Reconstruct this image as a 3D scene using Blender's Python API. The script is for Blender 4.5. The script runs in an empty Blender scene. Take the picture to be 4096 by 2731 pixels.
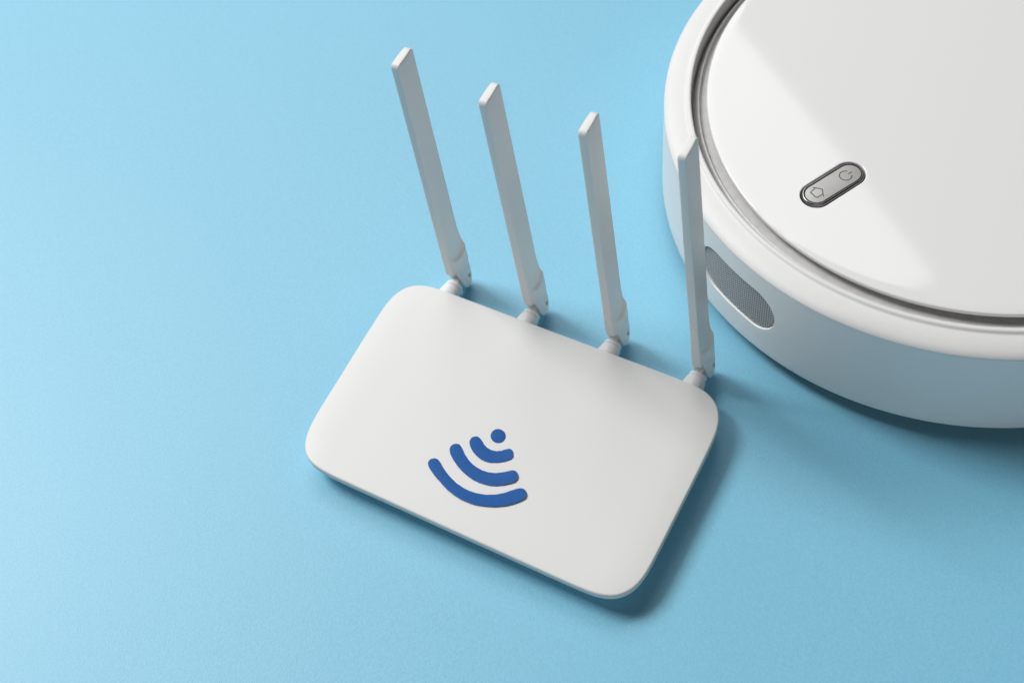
import bpy, math, random
from mathutils import Vector, Matrix, noise

# ------------------------------------------------------------------ camera, world, lamps, exposure
S = 0.001                                   # everything below is measured in millimetres
scene = bpy.context.scene
col = scene.collection
R = math.radians

FPX, PITCH, ROLL, CAMH = 5682.10, 0.95332, -0.15689, 671.15
fw = Vector((0, math.cos(PITCH), -math.sin(PITCH)))
rt0 = Vector((1, 0, 0)); up0 = rt0.cross(fw)
rt = math.cos(ROLL)*rt0 + math.sin(ROLL)*up0
up = -math.sin(ROLL)*rt0 + math.cos(ROLL)*up0
cam_d = bpy.data.cameras.new('camera')
cam_d.sensor_fit = 'HORIZONTAL'; cam_d.sensor_width = 36.0
cam_d.lens = FPX/4096*36.0
cam_d.clip_start = 0.02; cam_d.clip_end = 50
cam_d.dof.use_dof = True; cam_d.dof.focus_distance = 0.745; cam_d.dof.aperture_fstop = 9.0
cam = bpy.data.objects.new('camera', cam_d); col.objects.link(cam)
m = Matrix((rt, up, -fw)).transposed().to_4x4()
m.translation = Vector((0, 0, CAMH*S))
cam.matrix_world = m
scene.camera = cam

world = bpy.data.worlds.new('World'); scene.world = world
world.use_nodes = True
bg = world.node_tree.nodes['Background']
bg.inputs['Color'].default_value = (1.0, 0.97, 0.93, 1)
bg.inputs['Strength'].default_value = 0.01

def area(name, corner, xdir, ydir, w, h, power, color, spread=180):
    """rectangular softbox whose corner sits at `corner`, reaching w along xdir and h along ydir (metres)"""
    ld = bpy.data.lights.new(name, 'AREA'); ld.shape = 'RECTANGLE'
    ld.size = w; ld.size_y = h; ld.energy = power; ld.color = color; ld.spread = R(spread)
    o = bpy.data.objects.new(name, ld); col.objects.link(o)
    x = xdir.normalized(); z = x.cross(ydir).normalized(); y = z.cross(x)
    mm = Matrix((x, y, z)).transposed().to_4x4(); mm.translation = corner + x*w/2 + y*h/2
    o.matrix_world = mm
    return o

def direction(az, el): return Vector((math.cos(R(el))*math.sin(R(az)), math.cos(R(el))*math.cos(R(az)), math.sin(R(el))))
def aimed(name, target, az, el, dist, w, h, power, color):
    c = target + dist*direction(az, el); z = (c-target).normalized()
    x = Vector((0, 0, 1)).cross(z).normalized(); y = z.cross(x)
    return area(name, c-x*w/2-y*h/2, x, y, w, h, power, color)
# key softbox: from the left and a little behind, so the antennas' shadows run along the router's back edge
aimed('softbox_key', Vector((0.0, 0.45, 0.0)), -52, 49, 5.5, 1.9, 1.7, 200.0, (1.0, 0.995, 0.985))
# overhead panel at the back: its front right corner is what the glossy lid mirrors
ZP = 3.2
def hit(p, d): return p + d*((ZP-p.z)/d.z)
LID_R, LID_H, LID_C = 0.1525, 0.0022, Vector((0.28145, 0.53899, 0))
def mirrored(px, py):
    """ray that the camera sees mirrored in the slightly domed lid at a photograph point"""
    d = fw + rt*((px-2048)/FPX) - up*((py-1365.5)/FPX)
    p = Vector((0, 0, CAMH*S)) + d*((0.0783-CAMH*S)/d.z)
    q = (p-LID_C)*(2*LID_H/LID_R**2); n = Vector((q.x, q.y, 1)).normalized()
    return hit(p, d - 2*d.dot(n)*n)
P1 = mirrored(3110, 306); P2 = mirrored(3745, 1120)
EDGE = (P1-P2).normalized()
LEFT = Vector((-EDGE.y, EDGE.x, 0))
area('overhead_panel', P2, EDGE, LEFT, 3.3, 4.0, 142.0, (1.0, 1.0, 1.0))
# weak fill lamp added on the camera's side to brighten surfaces facing it
fc = Vector((0.85, -0.75, 0.40)); fx = Vector((-1.5, -0.15, 0)); 
fo = area('fill_lamp', fc, fx, Vector((0, 0.45, 1)), 1.7, 0.6, 3.2, (1.0, 0.99, 0.98))
fo.data.use_shadow = True
_z = fo.matrix_world.to_3x3() @ Vector((0, 0, -1))
if _z.y < 0: fo.matrix_world = fo.matrix_world @ Matrix.Rotation(math.pi, 4, 'Y')

scene.view_settings.view_transform = 'Standard'
scene.view_settings.look = 'None'
scene.view_settings.exposure = 0.06
scene.view_settings.gamma = 1.0
scene.view_settings.use_curve_mapping = False

# ------------------------------------------------------------------ materials
def mat(name, base, rough=0.5, metal=0.0, spec=0.5, bump=0.0, bump_scale=2000, mottle=0.0, mottle_scale=40,
        specks=0.0, coat=0.0, extra=None):
    M = bpy.data.materials.new(name); M.use_nodes = True
    nt = M.node_tree; b = nt.nodes['Principled BSDF']
    b.inputs['Base Color'].default_value = (*base, 1)
    b.inputs['Roughness'].default_value = rough; b.inputs['Metallic'].default_value = metal
    b.inputs['Specular IOR Level'].default_value = spec
    b.inputs['Coat Weight'].default_value = coat; b.inputs['Coat Roughness'].default_value = 0.03
    tc = nt.nodes.new('ShaderNodeTexCoord')
    def noise_node(scale, detail=3):
        n = nt.nodes.new('ShaderNodeTexNoise'); n.inputs['Scale'].default_value = scale
        n.inputs['Detail'].default_value = detail
        nt.links.new(tc.outputs['Object'], n.inputs['Vector']); return n
    cur = None
    def mixc(fac_socket, a, c2):
        mx = nt.nodes.new('ShaderNodeMix'); mx.data_type = 'RGBA'
        nt.links.new(fac_socket, mx.inputs['Factor'])
        if a is None: mx.inputs['A'].default_value = (*base, 1)
        else: nt.links.new(a, mx.inputs['A'])
        mx.inputs['B'].default_value = (*c2, 1)
        return mx.outputs['Result']
    if mottle:
        n = noise_node(mottle_scale, 5)
        cr = nt.nodes.new('ShaderNodeMapRange'); cr.inputs['From Min'].default_value = 0.35; cr.inputs['From Max'].default_value = 0.7
        nt.links.new(n.outputs['Fac'], cr.inputs['Value'])
        cur = mixc(cr.outputs['Result'], cur, tuple(c*(1-mottle) for c in base))
    if specks:
        v = nt.nodes.new('ShaderNodeTexVoronoi'); v.inputs['Scale'].default_value = 110; v.inputs['Randomness'].default_value = 1
        w = noise_node(900, 2); ad = nt.nodes.new('ShaderNodeMixRGB'); ad.blend_type = 'ADD'; ad.inputs['Fac'].default_value = 0.003
        nt.links.new(tc.outputs['Object'], ad.inputs['Color1']); nt.links.new(w.outputs['Color'], ad.inputs['Color2'])
        nt.links.new(ad.outputs['Color'], v.inputs['Vector'])
        sep = nt.nodes.new('ShaderNodeSeparateColor'); nt.links.new(v.outputs['Color'], sep.inputs['Color'])
        lt = nt.nodes.new('ShaderNodeMath'); lt.operation = 'LESS_THAN'; lt.inputs[1].default_value = 0.036
        nt.links.new(v.outputs['Distance'], lt.inputs[0])
        l2 = nt.nodes.new('ShaderNodeMath'); l2.operation = 'LESS_THAN'; l2.inputs[1].default_value = specks
        nt.links.new(sep.outputs['Red'], l2.inputs[0])
        mu = nt.nodes.new('ShaderNodeMath'); mu.operation = 'MULTIPLY'
        nt.links.new(lt.outputs[0], mu.inputs[0]); nt.links.new(l2.outputs[0], mu.inputs[1])
        m3 = nt.nodes.new('ShaderNodeMath'); m3.operation = 'MULTIPLY'; m3.inputs[1].default_value = 0.6
        nt.links.new(mu.outputs[0], m3.inputs[0])
        cur = mixc(m3.outputs[0], cur, (0.16, 0.15, 0.14))
    if extra: cur = extra(nt, tc, cur, mixc, noise_node)
    if cur is not None: nt.links.new(cur, b.inputs['Base Color'])
    if bump:
        n = noise_node(bump_scale, 3)
        bp = nt.nodes.new('ShaderNodeBump'); bp.inputs['Strength'].default_value = bump; bp.inputs['Distance'].default_value = 0.0002
        nt.links.new(n.outputs['Fac'], bp.inputs['Height']); nt.links.new(bp.outputs['Normal'], b.inputs['Normal'])
    return M

def scuffs(nt, tc, cur, mixc, noise_node):
    """thin dark rub marks that run around the bumper, mostly along its lower lip and its top seam"""
    sx = nt.nodes.new('ShaderNodeSeparateXYZ'); nt.links.new(tc.outputs['Object'], sx.inputs[0])
    at = nt.nodes.new('ShaderNodeMath'); at.operation = 'ARCTAN2'
    nt.links.new(sx.outputs['Y'], at.inputs[0]); nt.links.new(sx.outputs['X'], at.inputs[1])
    cb = nt.nodes.new('ShaderNodeCombineXYZ')
    k1 = nt.nodes.new('ShaderNodeMath'); k1.operation = 'MULTIPLY'; k1.inputs[1].default_value = 9
    nt.links.new(at.outputs[0], k1.inputs[0]); nt.links.new(k1.outputs[0], cb.inputs['X'])
    k2 = nt.nodes.new('ShaderNodeMath'); k2.operation = 'MULTIPLY'; k2.inputs[1].default_value = 1700
    nt.links.new(sx.outputs['Z'], k2.inputs[0]); nt.links.new(k2.outputs[0], cb.inputs['Y'])
    n = nt.nodes.new('ShaderNodeTexNoise'); n.inputs['Scale'].default_value = 1.0; n.inputs['Detail'].default_value = 4
    nt.links.new(cb.outputs[0], n.inputs['Vector'])
    mr = nt.nodes.new('ShaderNodeMapRange'); mr.inputs['From Min'].default_value = 0.61; mr.inputs['From Max'].default_value = 0.78
    nt.links.new(n.outputs['Fac'], mr.inputs['Value'])
    # where along the height they occur
    cr = nt.nodes.new('ShaderNodeValToRGB'); e = cr.color_ramp.elements
    e[0].position = 0.0; e[0].color = (.7, .7, .7, 1); e[1].position = 1.0; e[1].color = (.7, .7, .7, 1)
    for pos, v in ((0.10, .55), (0.2, .10), (0.9, .10), (0.975, .6)):
        q = e.new(pos); q.color = (v, v, v, 1)
    zr = nt.nodes.new('ShaderNodeMapRange'); zr.inputs['From Min'].default_value = 0.0096; zr.inputs['From Max'].default_value = 0.0732
    nt.links.new(sx.outputs['Z'], zr.inputs['Value']); nt.links.new(zr.outputs['Result'], cr.inputs['Fac'])
    mu = nt.nodes.new('ShaderNodeMath'); mu.operation = 'MULTIPLY'
    nt.links.new(mr.outputs['Result'], mu.inputs[0]); nt.links.new(cr.outputs['Color'], mu.inputs[1])
    return mixc(mu.outputs[0], cur, (0.22, 0.21, 0.20))

M_PAPER = mat('blue_paper', (0.225, 0.57, 0.765), 0.46, spec=0.55, bump=0.5, bump_scale=1100, mottle=0.10, mottle_scale=900)
M_CUT = mat('dark_blue_paper', (0.004, 0.10, 0.375), 0.5, spec=0.22, bump=0.4, bump_scale=1500, mottle=0.12, mottle_scale=500)
M_CUTEDGE = mat('cut_paper_core', (0.55, 0.62, 0.72), 0.8)
M_ROUTER = mat('router_plastic', (0.765, 0.765, 0.75), 0.46, spec=0.4, bump=0.10, bump_scale=2500, specks=0.012)
M_ANT = mat('antenna_plastic', (0.83, 0.83, 0.815), 0.40, spec=0.45, bump=0.08, bump_scale=2500, specks=0.015)
M_LID = mat('gloss_white_lid', (0.825, 0.825, 0.825), 0.06, spec=0.38, specks=0.0)
M_RING = mat('matte_white_ring', (0.80, 0.797, 0.79), 0.5, spec=0.4, bump=0.22, bump_scale=1300, mottle=0.02, mottle_scale=60, specks=0.03)
M_SIDE = mat('satin_white_bumper', (0.86, 0.86, 0.855), 0.42, spec=0.45, bump=0.05, bump_scale=2200, specks=0.03, extra=scuffs)
M_GROOVE = mat('groove_plastic', (0.74, 0.735, 0.725), 0.55, bump=0.2, bump_scale=1500, mottle=0.12, mottle_scale=220, specks=0.10)
M_UNDER = mat('dark_underside', (0.06, 0.06, 0.062), 0.6)
M_RUBBER = mat('wheel_rubber', (0.03, 0.03, 0.03), 0.8)
M_CHROME = mat('dark_chrome', (0.27, 0.27, 0.275), 0.24, metal=1.0)
M_PLATE = mat('button_plate', (0.47, 0.46, 0.445), 0.36, metal=0.4, bump=0.05, bump_scale=3000)
M_BLACK = mat('black_gap', (0.012, 0.012, 0.012), 0.5)
M_ICON = mat('icon_print', (0.075, 0.075, 0.08), 0.5)
M_MESH = mat('grille_plastic', (0.50, 0.52, 0.53), 0.45)
M_PIN = mat('pin_hole', (0.42, 0.41, 0.40), 0.6)

# ------------------------------------------------------------------ helpers
def obj(name, verts, faces, material, parent=None, sharp=35, smooth=True, scale=S):
    me = bpy.data.meshes.new(name)
    me.from_pydata([(v[0]*scale, v[1]*scale, v[2]*scale) for v in verts], [], faces)
    me.update()
    me.materials.append(material)
    if smooth:
        me.polygons.foreach_set('use_smooth', [True]*len(me.polygons))
        me.set_sharp_from_angle(angle=R(sharp))
    o = bpy.data.objects.new(name, me); col.objects.link(o)
    if parent: o.parent = parent
    return o

def thing(name, label, cat, loc=(0, 0, 0), rz=0, group=None):
    o = bpy.data.objects.new(name, None); col.objects.link(o)
    o.empty_display_size = 0.02
    o.location = Vector(loc)*S; o.rotation_euler = (0, 0, rz)
    tag(o, label, cat, group); return o

def tag(o, label, cat, group=None):
    o['label'] = label; o['category'] = cat
    if group: o['group'] = group

def grid_faces(rows, cols, closed=True, off=0, flip=False):
    F = []
    for i in range(rows-1):
        for j in range(cols if closed else cols-1):
            a = off+i*cols+j; b = off+i*cols+(j+1) % cols
            c = off+(i+1)*cols+(j+1) % cols; d = off+(i+1)*cols+j
            F.append((a, d, c, b) if flip else (a, b, c, d))
    return F

def lathe(profile, seg=256, flip=False):
    """profile of (r, z) from outside/bottom to inside/top"""
    V = []
    for r, z in profile:
        for k in range(seg):
            t = 2*math.pi*k/seg
            V.append((r*math.cos(t), r*math.sin(t), z))
    return V, grid_faces(len(profile), seg, True, 0, flip)

def cylinder_y(cx, cz, y0, y1, radii, seg=32):
    """closed body of revolution about an axis parallel to Y; radii = [(t, r)...] with t 0..1"""
    V = []
    for t, r in radii:
        for k in range(seg):
            a = 2*math.pi*k/seg
            V.append((cx+r*math.cos(a), y0+(y1-y0)*t, cz+r*math.sin(a)))
    F = grid_faces(len(radii), seg, True, 0, True)
    F.append(tuple(range(seg-1, -1, -1))[::-1]); n = len(radii)-1
    F.append(tuple(n*seg+k for k in range(seg))[::-1])
    return V, F

def capsule(cx, cy, half, rad, ang, n=64):
    """closed outline of a stadium (cap centres at +-half on its long axis), evenly stepped along its length"""
    pts = []; ca, sa = math.cos(ang), math.sin(ang); per = 4*half+2*math.pi*rad
    for k in range(n):
        s = per*(k+0.5)/n
        if s < math.pi*rad: t = -math.pi/2+s/rad; x, y = half+rad*math.cos(t), rad*math.sin(t)
        elif s < math.pi*rad+2*half: x, y = half-(s-math.pi*rad), rad
        elif s < 2*math.pi*rad+2*half: t = math.pi/2+(s-math.pi*rad-2*half)/rad; x, y = -half+rad*math.cos(t), rad*math.sin(t)
        else: x, y = -half+(s-2*math.pi*rad-2*half), -rad
        pts.append((cx+x*ca-y*sa, cy+x*sa+y*ca))
    return pts

def ribbon(pts, w, z, closed=False):
    """flat stroke along a 2D polyline"""
    V, F = [], []; n = len(pts)
    for i, p in enumerate(pts):
        a = pts[i-1] if (i > 0 or closed) else p
        b = pts[(i+1) % n] if (i < n-1 or closed) else p
        d = Vector((b[0]-a[0], b[1]-a[1])).normalized(); nx, ny = -d.y, d.x
        k = w/2
        if 0 < i < n-1 or closed:
            d1 = Vector((p[0]-a[0], p[1]-a[1])).normalized(); k = w/2/max(.5, abs(d1.dot(d)))
        V += [(p[0]+nx*k, p[1]+ny*k, z), (p[0]-nx*k, p[1]-ny*k, z)]
    for i in range(n if closed else n-1):
        j = (i+1) % n; F.append((2*i, 2*i+1, 2*j+1, 2*j))
    return V, F

# ------------------------------------------------------------------ the blue paper everything lies on
N = 150; V = []; F = []
for i in range(N+1):
    for j in range(N+1):
        x = -1500+3000*i/N; y = -900+3000*j/N
        V.append((x, y, -0.45*(0.5+0.5*noise.noise((x*0.0045, y*0.0045, 0.3)))-0.12*(0.5+0.5*noise.noise((x*0.018, y*0.018, 5.1)))))
for i in range(N):
    for j in range(N):
        a = i*(N+1)+j; F.append((a, a+N+1, a+N+2, a+1))
paper = obj('paper_backdrop', V, F, M_PAPER)
paper['kind'] = 'structure'; paper['label'] = 'light blue paper sheet that everything lies on'

# ------------------------------------------------------------------ router
RA, RX, RY = -0.61318, -9.205, 409.43
HX, HY, ZT = 103.4, 67.21, 16.2
router = thing('wifi_router', 'white rounded wireless router with four upright antennas', 'router', (RX, RY, 0), RA)

TRACED = [(-103.6, 42), (-102.9, 50.5), (-100.9, 56.6), (-97.8, 61.0), (-93.5, 63.9), (-88.3, 65.5), (-82, 66.2), (-67.7, 66.3), (-31.2, 66.3), (0, 66.3), (20, 66.3), (50.8, 66.3), (70.7, 66.2), (77, 66.1), (83.1, 65.6),
          (88.4, 64.1), (92.8, 61.5), (96.2, 58), (98.6, 54.2), (100.3, 49.8), (101.2, 45.2), (101.9, 36.9), (102.3, 16), (102.4, -9), (102.5, -31.2), (102.4, -42), (101.7, -50.3), (99.6, -56.9), (96.0, -62.0), (91.8, -64.8), (86.3, -66.5),
          (80, -67.1), (69.6, -67.2), (58.9, -67.1), (12, -66.6), (-37.2, -66.0), (-63.8, -65.7), (-76.9, -65.2), (-83.3, -64.4), (-87.4, -63.2), (-91, -61.2), (-94, -58.4), (-96.4, -54.7), (-98.4, -49.5), (-99.6, -43.5), (-100.3, -36.8), (-100.9, -26.6), (-101.6, -8.4), (-102.6, 11.4), (-103.2, 28)]
def outline(n=240):
    """the case's edge in the router frame, smoothed and stepped evenly, counter-clockwise"""
    P = [(x*1.01375, y*1.01375) for x, y in TRACED[::-1]]; Q = []
    for i in range(len(P)):
        p0, p1, p2, p3 = (Vector(P[(i+k) % len(P)]) for k in (-1, 0, 1, 2))
        for k in range(12):
            t = k/12
            Q.append(0.5*((2*p1)+(p2-p0)*t+(2*p0-5*p1+4*p2-p3)*t*t+(3*p1-p0-3*p2+p3)*t**3))
    L = [0.0]
    for a, b in zip(Q, Q[1:]+Q[:1]): L.append(L[-1]+(b-a).length)
    out = []; j = 0; Q.append(Q[0])
    for k in range(n):
        d = L[-1]*k/n
        while L[j+1] < d: j += 1
        out.append(Q[j].lerp(Q[j+1], (d-L[j])/(L[j+1]-L[j])))
    for _ in range(4): out = [(out[i-1]+2*out[i]+out[(i+1) % n])/4 for i in range(n)]
    return [(p.x, p.y) for p in out]
OUT = outline(); NO = len(OUT)
NRM = []
for i in range(NO):
    a = OUT[i-1]; b = OUT[(i+1) % NO]; d = Vector((b[0]-a[0], b[1]-a[1])).normalized()
    NRM.append((-d.y, d.x))                  # inward for a counter-clockwise outline
def inset(dlt): return [(p[0]+n[0]*dlt, p[1]+n[1]*dlt) for p, n in zip(OUT, NRM)]
def dome(d): return -1.0*max(0.0, 1-d/22.0)**3
def edge_z(d, fr=0.9):
    f = 0 if d >= fr else -(fr-math.sqrt(max(0, fr*fr-(fr-d)**2)))
    return ZT+dome(d)+f
V = []; rows = 0
for d, z in ((1.3, 10.5), (0.5, 10.65), (0.12, 11.0), (0.0, 11.8), (0.0, 12.8)):
    V += [(x, y, z) for x, y in inset(d)]; rows += 1
for d in (0, .05, .15, .3, .5, .7, .9, 1.3, 2, 3, 4.5, 6, 8, 10, 12, 14, 16):
    V += [(x, y, edge_z(d)) for x, y in inset(d)]; rows += 1
last = inset(16)
for s, d in ((0.975, 18), (0.95, 20), (0.92, 22), (0.85, 24), (0.7, 30), (0.45, 40), (0.2, 50)):
    V += [(x*s, y*s, ZT+dome(d)) for x, y in last]; rows += 1
F = grid_faces(rows, NO); V.append((0, 0, ZT))
F += [((rows-1)*NO+j, (rows-1)*NO+(j+1) % NO, len(V)-1) for j in range(NO)]
obj('top_shell', V, F, M_ROUTER, router, sharp=60)
# tray below: draws in from the shell to a smaller foot
V = []; rows = 0
for d, z in ((17.5, 0.0), (16.6, 0.2), (15.5, 1.2), (13.5, 5.0), (8.0, 9.0), (1.6, 10.45), (1.2, 10.7)):
    V += [(x, y, z) for x, y in inset(d)]; rows += 1
F = grid_faces(rows, NO); F.append(tuple(range(NO-1, -1, -1)))
obj('base_tray', V, F, M_ROUTER, router)

# --- antennas. Frame of one blade: x = thin way, y = wide way (front face at y -6.7), z = up from the lower front crease
TH, WD, LEN = 2.45, 7.5, 171.0
def blade_hx(y):                 # softly convex flat blade, thins towards the far edge
    u = (y+WD)/(2*WD)
    return TH*(1.0 + 0.07*math.sin(math.pi*min(1, u*1.1)) - 0.12*max(0, u-0.55)/0.45)
def barrel_hx(y):                # hinge barrel: narrow front flat, fat middle
    u = (y+WD)/(2*WD+0.9)
    return TH + (4.75-TH)*math.sin(min(1, u*1.55)*math.pi/2)**0.9 if u < 0.75 else TH+(4.75-TH)*math.sqrt(max(0, 1-((u-0.75)/0.34)**2))
def sstep(a, b, x): t = max(0, min(1, (x-a)/(b-a))); return t*t*(3-2*t)
def hx(y, z):
    # the blade's flat ends in a rounded scoop above the barrel
    dy = y-0.8
    zb = 12.5 + 8.6 - math.sqrt(max(0.0, 8.6**2-min(8.3, abs(dy))**2)) - 3.0
    k = sstep(zb-0.8, zb+1.0+4.0*(min(8.3, abs(dy))/8.3)**3, z)
    rise = sstep(zb-1, zb+11, z)
    b = barrel_hx(y); f = blade_hx(y)
    return b*(1-k) + k*(f + (1-rise)*0.25*max(0, b-f))
zs = [0, 0.6, 2, 4, 6, 7.5] + [8+0.6*i for i in range(30)] + [27, 29, 32, 36, 42, 50, 60, 80, 100, 120, 140, 155, 163, 167] + \
     [LEN-2.6+2.6*math.sin(math.pi/2*i/9) for i in range(10)]
NYS = 22
V = []; rows = 0
for z in zs:
    tz = max(0, z-(LEN-2.6))
    rnd = 2.6-math.sqrt(max(0, 2.6**2-tz**2))            # rounded upper corners seen on the flat
    bev = max(0, z-(LEN-0.7)); bevx = 0.7-math.sqrt(max(0, 0.49-min(.7, bev)**2))
    y0 = -WD+rnd; y1 = (WD if z > 30 else WD+0.9*(1-sstep(18, 30, z)))-rnd
    side = []
    for j in range(NYS):
        t = j/(NYS-1); t = 0.5-0.5*math.cos(math.pi*t)
        y = y0+(y1-y0)*t
        hq = hx(y, z)*(1-0.12*max(0, z-25)/150)-bevx
        e0 = min(y-y0, y1-y); rr = 0.55
        if e0 < rr: hq -= rr-math.sqrt(max(0, rr*rr-(rr-e0)**2))
        side.append((max(0.2, hq), y))
    V += [(h, y, z) for h, y in side] + [(-h, y, z) for h, y in reversed(side)]; rows += 1
nc = 2*NYS
F = grid_faces(rows, nc)
top = (rows-1)*nc
for j in range(NYS-1): F.append((top+j, top+j+1, top+nc-2-j, top+nc-1-j))
for j in range(NYS-1): F.append((j+1, j, nc-1-j, nc-2-j))
# two prongs of the hinge fork
PR = [(-4.6, 1.2), (-3.6, -4), (-2.2, -12), (-1.2, -17.2), (0.3, -19.6), (2.6, -20.6), (5.0, -19.6), (7.0, -16.8), (7.7, -12.5), (7.6, -6), (7.2, 1.2)]
def smooth_poly(P, n=2):
    for _ in range(n):
        Q = [P[0]]
        for a, b in zip(P, P[1:]): Q += [(a[0]*.75+b[0]*.25, a[1]*.75+b[1]*.25), (a[0]*.25+b[0]*.75, a[1]*.25+b[1]*.75)]
        P = Q+[P[-1]]
    return P
PR = smooth_poly(PR, 1)
cy = sum(p[0] for p in PR)/len(PR); cz = sum(p[1] for p in PR)/len(PR)
for sgn in (1, -1):
    off = len(V); lay = [(2.35, 0.95), (2.6, 1.0), (4.2, 1.0), (4.75, 0.97), (5.05, 0.90), (5.15, 0.6)]
    for x, k in lay:
        V += [(sgn*min(x, 1.02*max(2.8, barrel_hx(max(-WD, min(WD, p[0]))))) if x > 3 else sgn*x, cy+(p[0]-cy)*k, min(1.2, cz+(p[1]-cz)*k) if p[1] < 1 else 1.2) for p in PR]
    n = len(PR)
    F += grid_faces(len(lay), n, True, off, sgn < 0)
    c1 = tuple(off+i for i in range(n)); c2 = tuple(off+(len(lay)-1)*n+i for i in range(n))
    F.append(c1[::-1] if sgn > 0 else c1); F.append(c2 if sgn > 0 else c2[::-1])
ANT_V, ANT_F = V, F

# hinge stub: tapered collar that comes out of the router's back, with grip ridges
st = [(-0.5, 6.9), (0.10, 6.85), (0.20, 6.75), (0.215, 6.55), (0.235, 6.7), (0.5, 6.3), (0.8, 5.85), (0.95, 5.6), (0.98, 5.45), (0.995, 5.15), (1.0, 4.7)]
STUB_V, STUB_F = cylinder_y(0, 0, 0, 1, [(t*9.0, r) for t, r in st], 40)
# knuckle: neck disc, saddle with two raised wings, tongue reaching back to the pin
V, F = cylinder_y(0, 0, 0, 1, [(8.6, 4.3), (9.25, 4.3), (9.3, 4.9), (9.45, 5.1), (11.3, 5.15), (11.7, 4.95), (11.85, 4.5)], 40)
V = [(x, y-(0.10*max(0, z)**1.5*(1-min(1, abs(x)/4.5)**2)*0.55 if y > 11 else 0), z) for x, y, z in V]   # hollowed where the blade's foot swings
off = len(V); TG = [(10.8, 4.0), (17, 4.4), (20, 4.2), (22.2, 2.6), (22.9, 0.0), (22.0, -2.2), (19.5, -3.2), (14, -1.5), (10.8, -1.2)]
TG = smooth_poly(TG, 1); n = len(TG)
for x in (2.2, -2.2): V += [(x, y, z) for y, z in TG]
F += grid_faces(2, n, True, off, True); F.append(tuple(off+i for i in range(n))); F.append(tuple(off+n+i for i in range(n-1, -1, -1)))
KN_V, KN_F = V, F
# pin: a short rod through both prongs, its ends slightly sunk
PIN_V = []; seg = 14
for x in (-5.12, -4.4, 4.4, 5.12):
    for k in range(seg):
        a = 2*math.pi*k/seg; PIN_V.append((x, 1.05*math.cos(a), 1.35*math.sin(a)))
PIN_F = grid_faces(4, seg, True, 0, True)+[tuple(range(seg))[::-1], tuple(3*seg+k for k in range(seg))]
PIN_F[-2] = PIN_F[-2][::-1]; PIN_F[-1] = PIN_F[-1][::-1]

meshes = {}
def shared(name, V, F, material, sharp, parent, mloc):
    if name in meshes:
        o = meshes[name].copy(); col.objects.link(o)
    else:
        o = obj(name, V, F, material, None, sharp); meshes[name] = o
    o.parent = parent; o.matrix_parent_inverse = Matrix(); o.matrix_basis = mloc
    return o
#        along back edge of lower front crease, tilt towards (ex, ey)
ANTS = [(-75.56, 7.41, -0.017, -0.034), (-24.01, 7.1, -0.019, -0.061), (28.04, 7.14, -0.020, -0.055), (80.2, 7.41, -0.046, -0.031)]
hwords = ['antenna nearest the left rear corner', 'second antenna from the left', 'third antenna from the left', 'antenna overlapping the robot vacuum']
for (s, d, tx, ty), words in zip(ANTS, hwords):
    z = Vector((tx, ty, 1)).normalized(); x = Vector((1, 0, 0)); x = (x-z*x.dot(z)).normalized(); y = z.cross(x)
    rot = Matrix((x, y, z)).transposed()
    crease = Vector((s, HY+d, 21.0)); org = crease - rot @ Vector((TH, -WD, 0))
    A = rot.to_4x4(); A.translation = org*S
    a = shared('antenna', ANT_V, ANT_F, M_ANT, 40, router, A); a['label'] = words
    Ai = A.inverted()
    sx = s-TH
    W = Matrix.Translation(Vector((sx, HY-0.9, 7.2))*S)
    shared('hinge_collar', STUB_V, STUB_F, M_ANT, 30, a, Ai @ W)
    shared('hinge_knuckle', KN_V, KN_F, M_ANT, 30, a, Ai @ W)
    shared('hinge_pin', PIN_V, PIN_F, M_PIN, 30, a, Matrix.Translation(Vector((0, 4.6, -12.6))*S))

# ------------------------------------------------------------------ the paper signal symbol lying on the router
rotR = Matrix.Rotation(RA, 3, 'Z')
def to_router(px, py, z):
    """photograph point traced on the router's lid -> router frame (mm)"""
    dvec = fw + rt*((px-2048)/FPX) - up*((py-1365.5)/FPX)
    t = (z-CAMH)/dvec.z
    w = Vector((0, 0, CAMH)) + dvec*t - Vector((RX, RY, 0))
    return rotR.inverted() @ w
def trace(pts): return [tuple(to_router(1650+x/4.238, 1680+y/4.238, ZT+0.4)[:2]) for x, y in pts]
random.seed(5)
def resample(P, n):
    L = [0]
    for a, b in zip(P, P[1:]): L.append(L[-1]+math.dist(a, b))
    out = []; j = 0
    for k in range(n):
        t = L[-1]*k/(n-1)
        while j < len(P)-2 and L[j+1] < t: j += 1
        u = (t-L[j])/max(1e-9, L[j+1]-L[j]); u = max(0, min(1, u))
        out.append((P[j][0]+(P[j+1][0]-P[j][0])*u, P[j][1]+(P[j+1][1]-P[j][1])*u))
    return out
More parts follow.
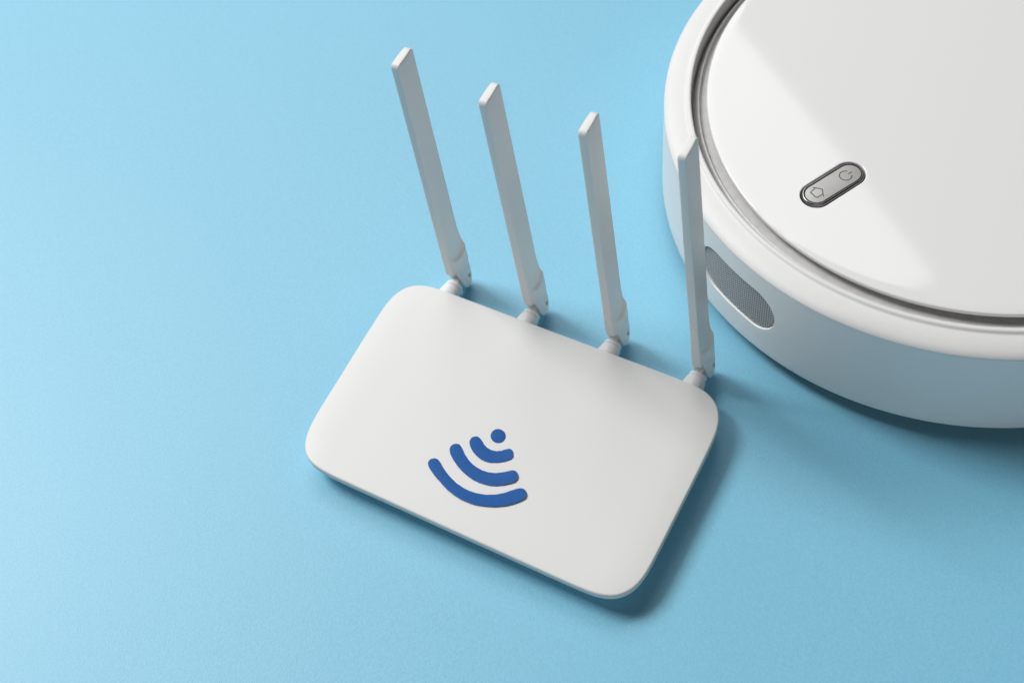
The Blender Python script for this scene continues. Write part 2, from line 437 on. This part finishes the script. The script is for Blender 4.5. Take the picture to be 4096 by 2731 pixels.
def paper_piece(name, inner, outer, label, lift, droop, loc_z=ZT+0.05):
    """inner and outer both run from one tip to the other; lift(t) raises it along its length"""
    n, mcr = 70, 9; T = 0.16
    A = resample(trace(inner), n); B = resample(trace(outer), n)
    cx = sum(p[0] for p in A+B)/(2*n); cyy = sum(p[1] for p in A+B)/(2*n)
    V = []; zmin = 1e9
    for i in range(n):
        t = i/(n-1)
        wob = 0.10 if 2 < i < n-3 else 0.0
        for j in range(mcr):
            u = j/(mcr-1); q = u
            jit = wob*(noise.noise((i*0.33, 7.0 if j == 0 else 0, 3.1)) if j in (0, mcr-1) else 0)
            x = A[i][0]+(B[i][0]-A[i][0])*q; y = A[i][1]+(B[i][1]-A[i][1])*q
            wdt = math.dist(A[i], B[i])+1e-6
            x += jit*(B[i][0]-A[i][0])/wdt; y += jit*(B[i][1]-A[i][1])/wdt
            z = lift(t) + 0.10*math.sin(math.pi*u)*min(1, wdt/6) + droop*u
            V.append((x-cx, y-cyy, z+T)); zmin = min(zmin, z)
    V = [(x, y, z-zmin) for x, y, z in V]
    F = grid_faces(n, mcr, False, 0, False); nv = len(V)
    V += [(x, y, z-T) for x, y, z in V]
    F2 = [tuple(nv+i for i in f[::-1]) for f in F]
    rim = [j for j in range(mcr)] + [i*mcr+mcr-1 for i in range(1, n)] + [(n-1)*mcr+j for j in range(mcr-2, -1, -1)] + [i*mcr for i in range(n-2, 0, -1)]
    F3 = [(rim[k], rim[(k+1) % len(rim)], nv+rim[(k+1) % len(rim)], nv+rim[k]) for k in range(len(rim))]
    o = obj(name, V, F+F2+F3, M_CUT, None, 32)
    me = o.data; me.materials.append(M_CUTEDGE)
    for p in me.polygons[len(F)+len(F2):]: p.material_index = 0
    # outward faces
    import bmesh
    bm = bmesh.new(); bm.from_mesh(me); bmesh.ops.recalc_face_normals(bm, faces=bm.faces); bm.to_mesh(me); bm.free()
    w = rotR @ Vector((cx, cyy, 0)) + Vector((RX, RY, loc_z))
    o.location = w*S; o.rotation_euler = (0, 0, RA)
    tag(o, label, 'paper cutout', 'cut paper pieces of the signal symbol')
    return o
arc1_in = [(968, 350), (972, 330), (1000, 290), (1045, 272), (1095, 268), (1140, 295), (1175, 340), (1215, 410), (1265, 462), (1340, 505), (1420, 520), (1500, 515), (1570, 495), (1640, 480), (1680, 497), (1703, 530), (1708, 580)]
arc1_out = [(968, 350), (964, 385), (980, 450), (1020, 525), (1080, 595), (1150, 655), (1230, 695), (1320, 717), (1430, 716), (1540, 700), (1610, 680), (1670, 655), (1700, 625), (1708, 580)]
arc2_in = [(630, 470), (650, 430), (690, 402), (735, 392), (790, 400), (830, 450), (855, 500), (885, 570), (940, 655), (1010, 735), (1090, 795), (1180, 845), (1280, 878), (1390, 893), (1500, 888), (1600, 870), (1700, 850), (1750, 863), (1780, 900), (1790, 945)]
arc2_out = [(630, 470), (628, 510), (640, 570), (690, 670), (760, 770), (840, 860), (930, 940), (1030, 1010), (1130, 1055), (1240, 1090), (1330, 1108), (1450, 1108), (1580, 1090), (1680, 1065), (1740, 1040), (1780, 1000), (1790, 945)]
arc3_in = [(260, 720), (275, 680), (310, 652), (380, 638), (430, 660), (470, 710), (520, 805), (580, 890), (660, 985), (750, 1070), (860, 1145), (970, 1200), (1100, 1240), (1250, 1262), (1400, 1260), (1550, 1235), (1680, 1190), (1790, 1158), (1840, 1153), (1895, 1168), (1930, 1220), (1937, 1260)]
arc3_out = [(260, 720), (270, 780), (310, 850), (380, 945), (480, 1060), (580, 1170), (700, 1265), (830, 1345), (960, 1400), (1100, 1440), (1250, 1460), (1400, 1465), (1550, 1452), (1680, 1425), (1780, 1390), (1870, 1350), (1915, 1320), (1937, 1260)]
paper_piece('paper_arc', arc1_in, arc1_out, 'smallest blue paper arc, next to the dot', lambda t: 0.5*max(0, t-0.55)**1.3*2.2, 0.12)
paper_piece('paper_arc', arc2_in, arc2_out, 'middle blue paper arc between the smallest and the longest', lambda t: 0.5*max(0, t-0.5)**1.4*3.6, 0.15)
paper_piece('paper_arc', arc3_in, arc3_out, 'longest blue paper arc, lowest of the signal symbol', lambda t: 0.1+0.3*math.sin(math.pi*min(1, t*1.1))+0.55*max(0, t-0.6)**1.4*4.2, 0.25)
dk = []
for k in range(26):
    t = 2*math.pi*k/26; w = 1+0.018*noise.noise((k*0.9, 0, 0))
    dk.append((1450+127*w*math.cos(t), 262+118*w*math.sin(t)))
h = 13
paper_piece('paper_dot', [dk[(13+k) % 26] for k in range(14)], [dk[(13-k) % 26] for k in range(14)], 'round blue paper dot above the paper arcs', lambda t: 0.0, 0.1)

# ------------------------------------------------------------------ robot vacuum
CXR, CYR = 281.45, 538.99
robot = thing('robot_vacuum', 'large round white robot vacuum cleaner with glossy lid', 'robot vacuum', (CXR, CYR, 0))
RB, ZB, RS, ZS = 178.0, 9.6, 177.0, 72.3

# bumper wall with the stadium-shaped speaker opening cut into it
def wall_r(z):
    k = (z-ZB)/(ZS-ZB)
    r = RB+(RS-RB)*k
    if z < ZB+1.6: r -= 1.6-math.sqrt(max(0, 1.6**2-(ZB+1.6-z)**2))
    return r
VC, VZ, VH, VR = -152.5, 43.3, 4.95, 15.3          # centre angle, centre height, half-angle between caps, cap radius
def wp(u, z, inset_=0.0):                          # u = arc length in mm from the opening's centre
    t = R(VC)+u/177.0; r = wall_r(z)-inset_
    return (r*math.cos(t), r*math.sin(t), z)
hl = R(VH)*177.0
UW = 46.0                                         # half width of the patch around the opening
V, F = [], []
zrow = [ZB, ZB+.08, ZB+.3, ZB+.8, ZB+1.6] + [ZB+1.6+(ZS-ZB-1.6)*i/14 for i in range(1, 15)]
u0, u1 = UW, 2*math.pi*177.0-UW
NS = 230
for z in zrow:
    for k in range(NS+1): V.append(wp(u0+(u1-u0)*k/NS, z))
F += grid_faces(len(zrow), NS+1, False, 0)
# patch: rings from the opening out to a rectangle
nO = 120; st2 = capsule(0, VZ, hl, VR, 0, nO)
def to_rect(x, z):
    dx, dz = x, z-VZ
    k = min(UW/abs(dx) if dx else 1e9, ((ZS-VZ) if dz > 0 else (VZ-ZB))/abs(dz) if dz else 1e9)
    return (dx*k, VZ+dz*k)
rect = [to_rect(*p) for p in st2]
for cxx, czz in ((UW, ZS), (-UW, ZS), (-UW, ZB), (UW, ZB)):      # snap nearest to the corners
    i = min(range(nO), key=lambda k: math.dist(rect[k], (cxx, czz))); rect[i] = (cxx, czz)
off = len(V); rings = [(-1.0, 0)]
lays = [(-0.4, 2.4), (-0.36, 0.6), (-0.25, 0.28), (0.0, 0.02)]  # (outward shift, depth): chamfered lip of the opening
for sh, dep in lays:
    for p in capsule(0, VZ, hl, VR+sh, 0, nO): V.append(wp(p[0], p[1], dep))
for k in (0.08, 0.25, 0.45, 0.65, 0.83, 0.93, 0.97, 1.0):
    for a, b in zip(st2, rect):
        V.append(wp(a[0]+(b[0]-a[0])*k, a[1]+(b[1]-a[1])*k))
F += grid_faces(len(lays)+8, nO, True, off, True)
bumper = obj('bumper', V, F, M_SIDE, robot, sharp=38)
import bmesh
# speaker grille: thin sheet with hexagonal holes, dark cavity behind
V, F = [], []; pit = 1.75; dep = 1.0
rws = int(2*(hl+VR)/(pit*0.866))+2; cls = int(2*VR/pit)+3
for i in range(-rws//2, rws//2+1):
    for j in range(-cls//2, cls//2+1):
        z = (j+(0.5 if i % 2 else 0))*pit; x = i*pit*0.866
        dx = max(0, abs(x)-hl)
        if math.hypot(dx, z) > VR-0.6: continue
        off = len(V)
        for rad in (pit/math.sqrt(3)*1.002, pit*0.43):
            for k in range(6):
                a = k*math.pi/3
                V.append(wp(x+rad*math.cos(a), VZ+z+rad*math.sin(a), dep))
        for k in range(6):
            a = k*math.pi/3
            V.append(wp(x+pit*.41*math.cos(a), VZ+z+pit*.41*math.sin(a), dep+0.25))
        F += grid_faces(3, 6, True, off, False)
gr = obj('speaker_grille', V, F, M_MESH, bumper, sharp=30)
V, F = [], []; cap = capsule(0, VZ, hl, VR-0.4, 0, nO)
for k in (1.0, 0.75, 0.5, 0.25):
    for p in cap: V.append(wp(p[0]*k, VZ+(p[1]-VZ)*k, dep+0.9))
F = grid_faces(4, nO, True, 0, False); F.append(tuple(3*nO+k for k in range(nO)))
obj('speaker_cavity', V, F, M_BLACK, bumper)

# top ring above the seam: crowned shoulder, a small raised lip, then down into the channel around the lid
prof = [(RS-1.2, ZS-0.5), (RS-0.05, ZS+0.04), (RS-0.08, ZS+0.15), (RS-0.5, ZS+0.8), (RS-1.6, ZS+1.8), (RS-3.5, ZS+2.85), (RS-7, ZS+3.95), (RS-9.8, ZS+4.5),
        (165.6, ZS+4.75), (165.0, ZS+4.85), (164.5, ZS+5.1), (164.1, ZS+5.65), (163.7, ZS+6.15), (163.2, ZS+6.38), (162.6, ZS+6.45), (161.9, ZS+6.42), (161.6, ZS+6.2), (161.4, ZS+5.8), (161.3, ZS+5.0), (161.2, 67.5)]
V, F = lathe(prof, 320)
obj('top_ring', V, F, M_RING, robot, sharp=50)
prof = [(161.35, 70.5), (161.25, 67.0), (160.7, 66.9), (159.2, 69.8), (157.6, 72.4), (156.9, 72.6), (156.5, 72.2), (156.1, 70.9), (155.2, 70.3), (140, 70.2)]
V, F = lathe(prof, 320)
obj('lid_channel', V, F, M_GROOVE, robot, sharp=60)

# glossy lid with the button opening
RL, ZL = 152.5, 77.7
BX, BY, BA = -97.1, -49.0, R(26.7)
BH, BK = 11.7, 1.135                      # half-length between the cap centres, radius scale
def lid_z(x, y):
    r = math.hypot(x, y)
    z = ZL + 2.2*(1-(r/RL)**2)
    e = RL-r
    if e < 7: z -= 0.45*(1-e/7)**3
    if e < 0.8: z -= 0.8-math.sqrt(max(0, .64-(.8-e)**2))
    t = math.degrees(math.atan2(y, x))             # shallow finger dent at the edge
    if -159.5 < t < -146:
        w = sstep(-159.0, -155.6, t)*(1-sstep(-150.0, -146.6, t))
        z -= 0.25*w*max(0, 1-e/9.0)**2
    return z
nL = 400
circ = [(RL*math.cos(2*math.pi*k/nL), RL*math.sin(2*math.pi*k/nL)) for k in range(nL)]
def cap_hit(p, half, rad):
    """where the ray from the button's centre towards p leaves the stadium"""
    dx, dy = p[0]-BX, p[1]-BY; ca, sa = math.cos(BA), math.sin(BA)
    u, v = dx*ca+dy*sa, -dx*sa+dy*ca; l = math.hypot(u, v); u /= l; v /= l
    t = rad/abs(v) if v else 1e9
    if abs(u*t) > half:
        h = half if u > 0 else -half; b = -u*h; t = -b+math.sqrt(max(0, b*b-(h*h-rad*rad)))
    return (BX+dx/l*t, BY+dy/l*t)
V = []; rows = 0
for sh, dz in ((0.0, -4.0), (0.0, -0.7), (0.08, -0.3), (0.25, -0.1), (0.55, 0.0)):
    for c in circ:
        p = cap_hit(c, BH, 7.55*BK+sh); V.append((p[0], p[1], lid_z(*p)+dz))
    rows += 1
h2 = [cap_hit(c, BH, 7.55*BK+0.55) for c in circ]
for k in (0.0015, 0.006, 0.03, 0.08, 0.16, 0.28, 0.42, 0.56, 0.70, 0.82, 0.92, 1.0):
    for a, b in zip(h2, circ):
        q = (RL-14)/RL; x, y = a[0]+(b[0]*q-a[0])*k, a[1]+(b[1]*q-a[1])*k; V.append((x, y, lid_z(x, y)))
    rows += 1
for e in (12, 10, 8.5, 7.2, 6, 5, 4, 3.1, 2.3, 1.6, 1.1, 0.8, 0.6, 0.42, 0.27, 0.15, 0.06, 0.0):
    for b in circ:
        q = (RL-e)/RL; V.append((b[0]*q, b[1]*q, lid_z(b[0]*q, b[1]*q)))
    rows += 1
for dr, dz in ((0.0, -1.0), (0.15, -1.5), (0.6, -1.8), (6.0, -2.2)):
    for b in circ:
        s = (RL-dr)/RL; V.append((b[0]*s, b[1]*s, lid_z(*b)+dz))
    rows += 1
lid = obj('lid', V, grid_faces(rows, nL), M_LID, robot, sharp=60)
bm = bmesh.new(); bm.from_mesh(lid.data); bmesh.ops.recalc_face_normals(bm, faces=bm.faces)
if sum(f.normal.z*f.calc_area() for f in bm.faces) < 0: bmesh.ops.reverse_faces(bm, faces=bm.faces)
bm.to_mesh(lid.data); bm.free()

# button: chrome rim, black joint, brushed plate, two printed symbols
zb0 = lid_z(BX, BY)
def cap_stack(layers, n=120, fill=True):
    V = []
    for rad, z in layers: V += [(x, y, z) for x, y in capsule(BX, BY, BH, rad*BK, BA, n)]
    F = grid_faces(len(layers), n)
    if fill: F.append(tuple((len(layers)-1)*n+k for k in range(n)))
    return V, F
V, F = cap_stack([(7.0, zb0-4.2), (7.0, zb0-1.2), (6.95, zb0-0.3), (6.75, zb0+0.35), (6.45, zb0+0.72), (6.25, zb0+0.8), (6.02, zb0+0.78), (5.95, zb0+0.6), (5.93, zb0+0.2)], fill=False)
button = obj('button', V, F, M_CHROME, robot, sharp=50); button['label'] = 'capsule button rim of dark chrome'
V, F = cap_stack([(7.7, zb0-3.6), (5.0, zb0-3.6)]); obj('button_well', V, F, M_BLACK, button)
V, F = cap_stack([(5.97, zb0+0.28), (5.0, zb0+0.28)]); obj('joint_line', V, F, M_BLACK, button)
V, F = cap_stack([(5.30, zb0+0.25), (5.30, zb0+0.62), (5.24, zb0+0.70), (5.1, zb0+0.72)]); obj('button_plate', V, F, M_PLATE, button)
zi = zb0+0.745
pc = (-89.2, -44.9); rr = 3.3; arc = []
for k in range(41):
    t = BA+R(33)+R(294)*k/40; arc.append((pc[0]+rr*math.cos(t), pc[1]+rr*math.sin(t)))
V, F = ribbon(arc, 0.62, zi)
V2, F2 = ribbon([(-87.5, -44.05), (-85.2, -42.9)], 0.62, zi); o2 = len(V)
obj('power_symbol', V+V2, F+[tuple(i+o2 for i in f) for f in F2], M_ICON, button, smooth=False)
V, F = ribbon([(-108.3, -49.5), (-104.0, -51.45), (-103.75, -51.8), (-103.75, -52.2), (-104.4, -56.9)], 0.58, zi)
V2, F2 = ribbon([(-107.4, -50.4), (-109.6, -51.9), (-110.15, -52.4), (-110.2, -52.9), (-108.5, -56.2), (-108.1, -56.75), (-107.6, -56.85), (-107.1, -56.6), (-104.4, -55.1)], 0.58, zi+0.004)
o2 = len(V)
obj('home_symbol', V+V2, F+[tuple(i+o2 for i in f) for f in F2], M_ICON, button, smooth=False)

# underside and running gear
V, F = lathe([(RB-1.7, ZB+0.02), (150, ZB-0.6), (60, ZB-0.8), (0.5, ZB-0.8)], 128)
F = [f[::-1] for f in F]
obj('underside', V, F, M_UNDER, robot)
def wheel(x, y, r, w):
    V = []; n = 32
    for xx, k in ((-w/2, .9), (-w/2+2, 1), (w/2-2, 1), (w/2, .9)):
        for j in range(n):
            a = 2*math.pi*j/n; V.append((x+xx, y+r*k*math.cos(a), r+r*k*math.sin(a)))
    F = grid_faces(4, n)+[tuple(range(n)), tuple(3*n+j for j in range(n-1, -1, -1))]
    obj('wheel', V, F, M_RUBBER, robot)
wheel(-105, 10, 16, 18); wheel(105, 10, 16, 18); wheel(0, -110, 9, 14)
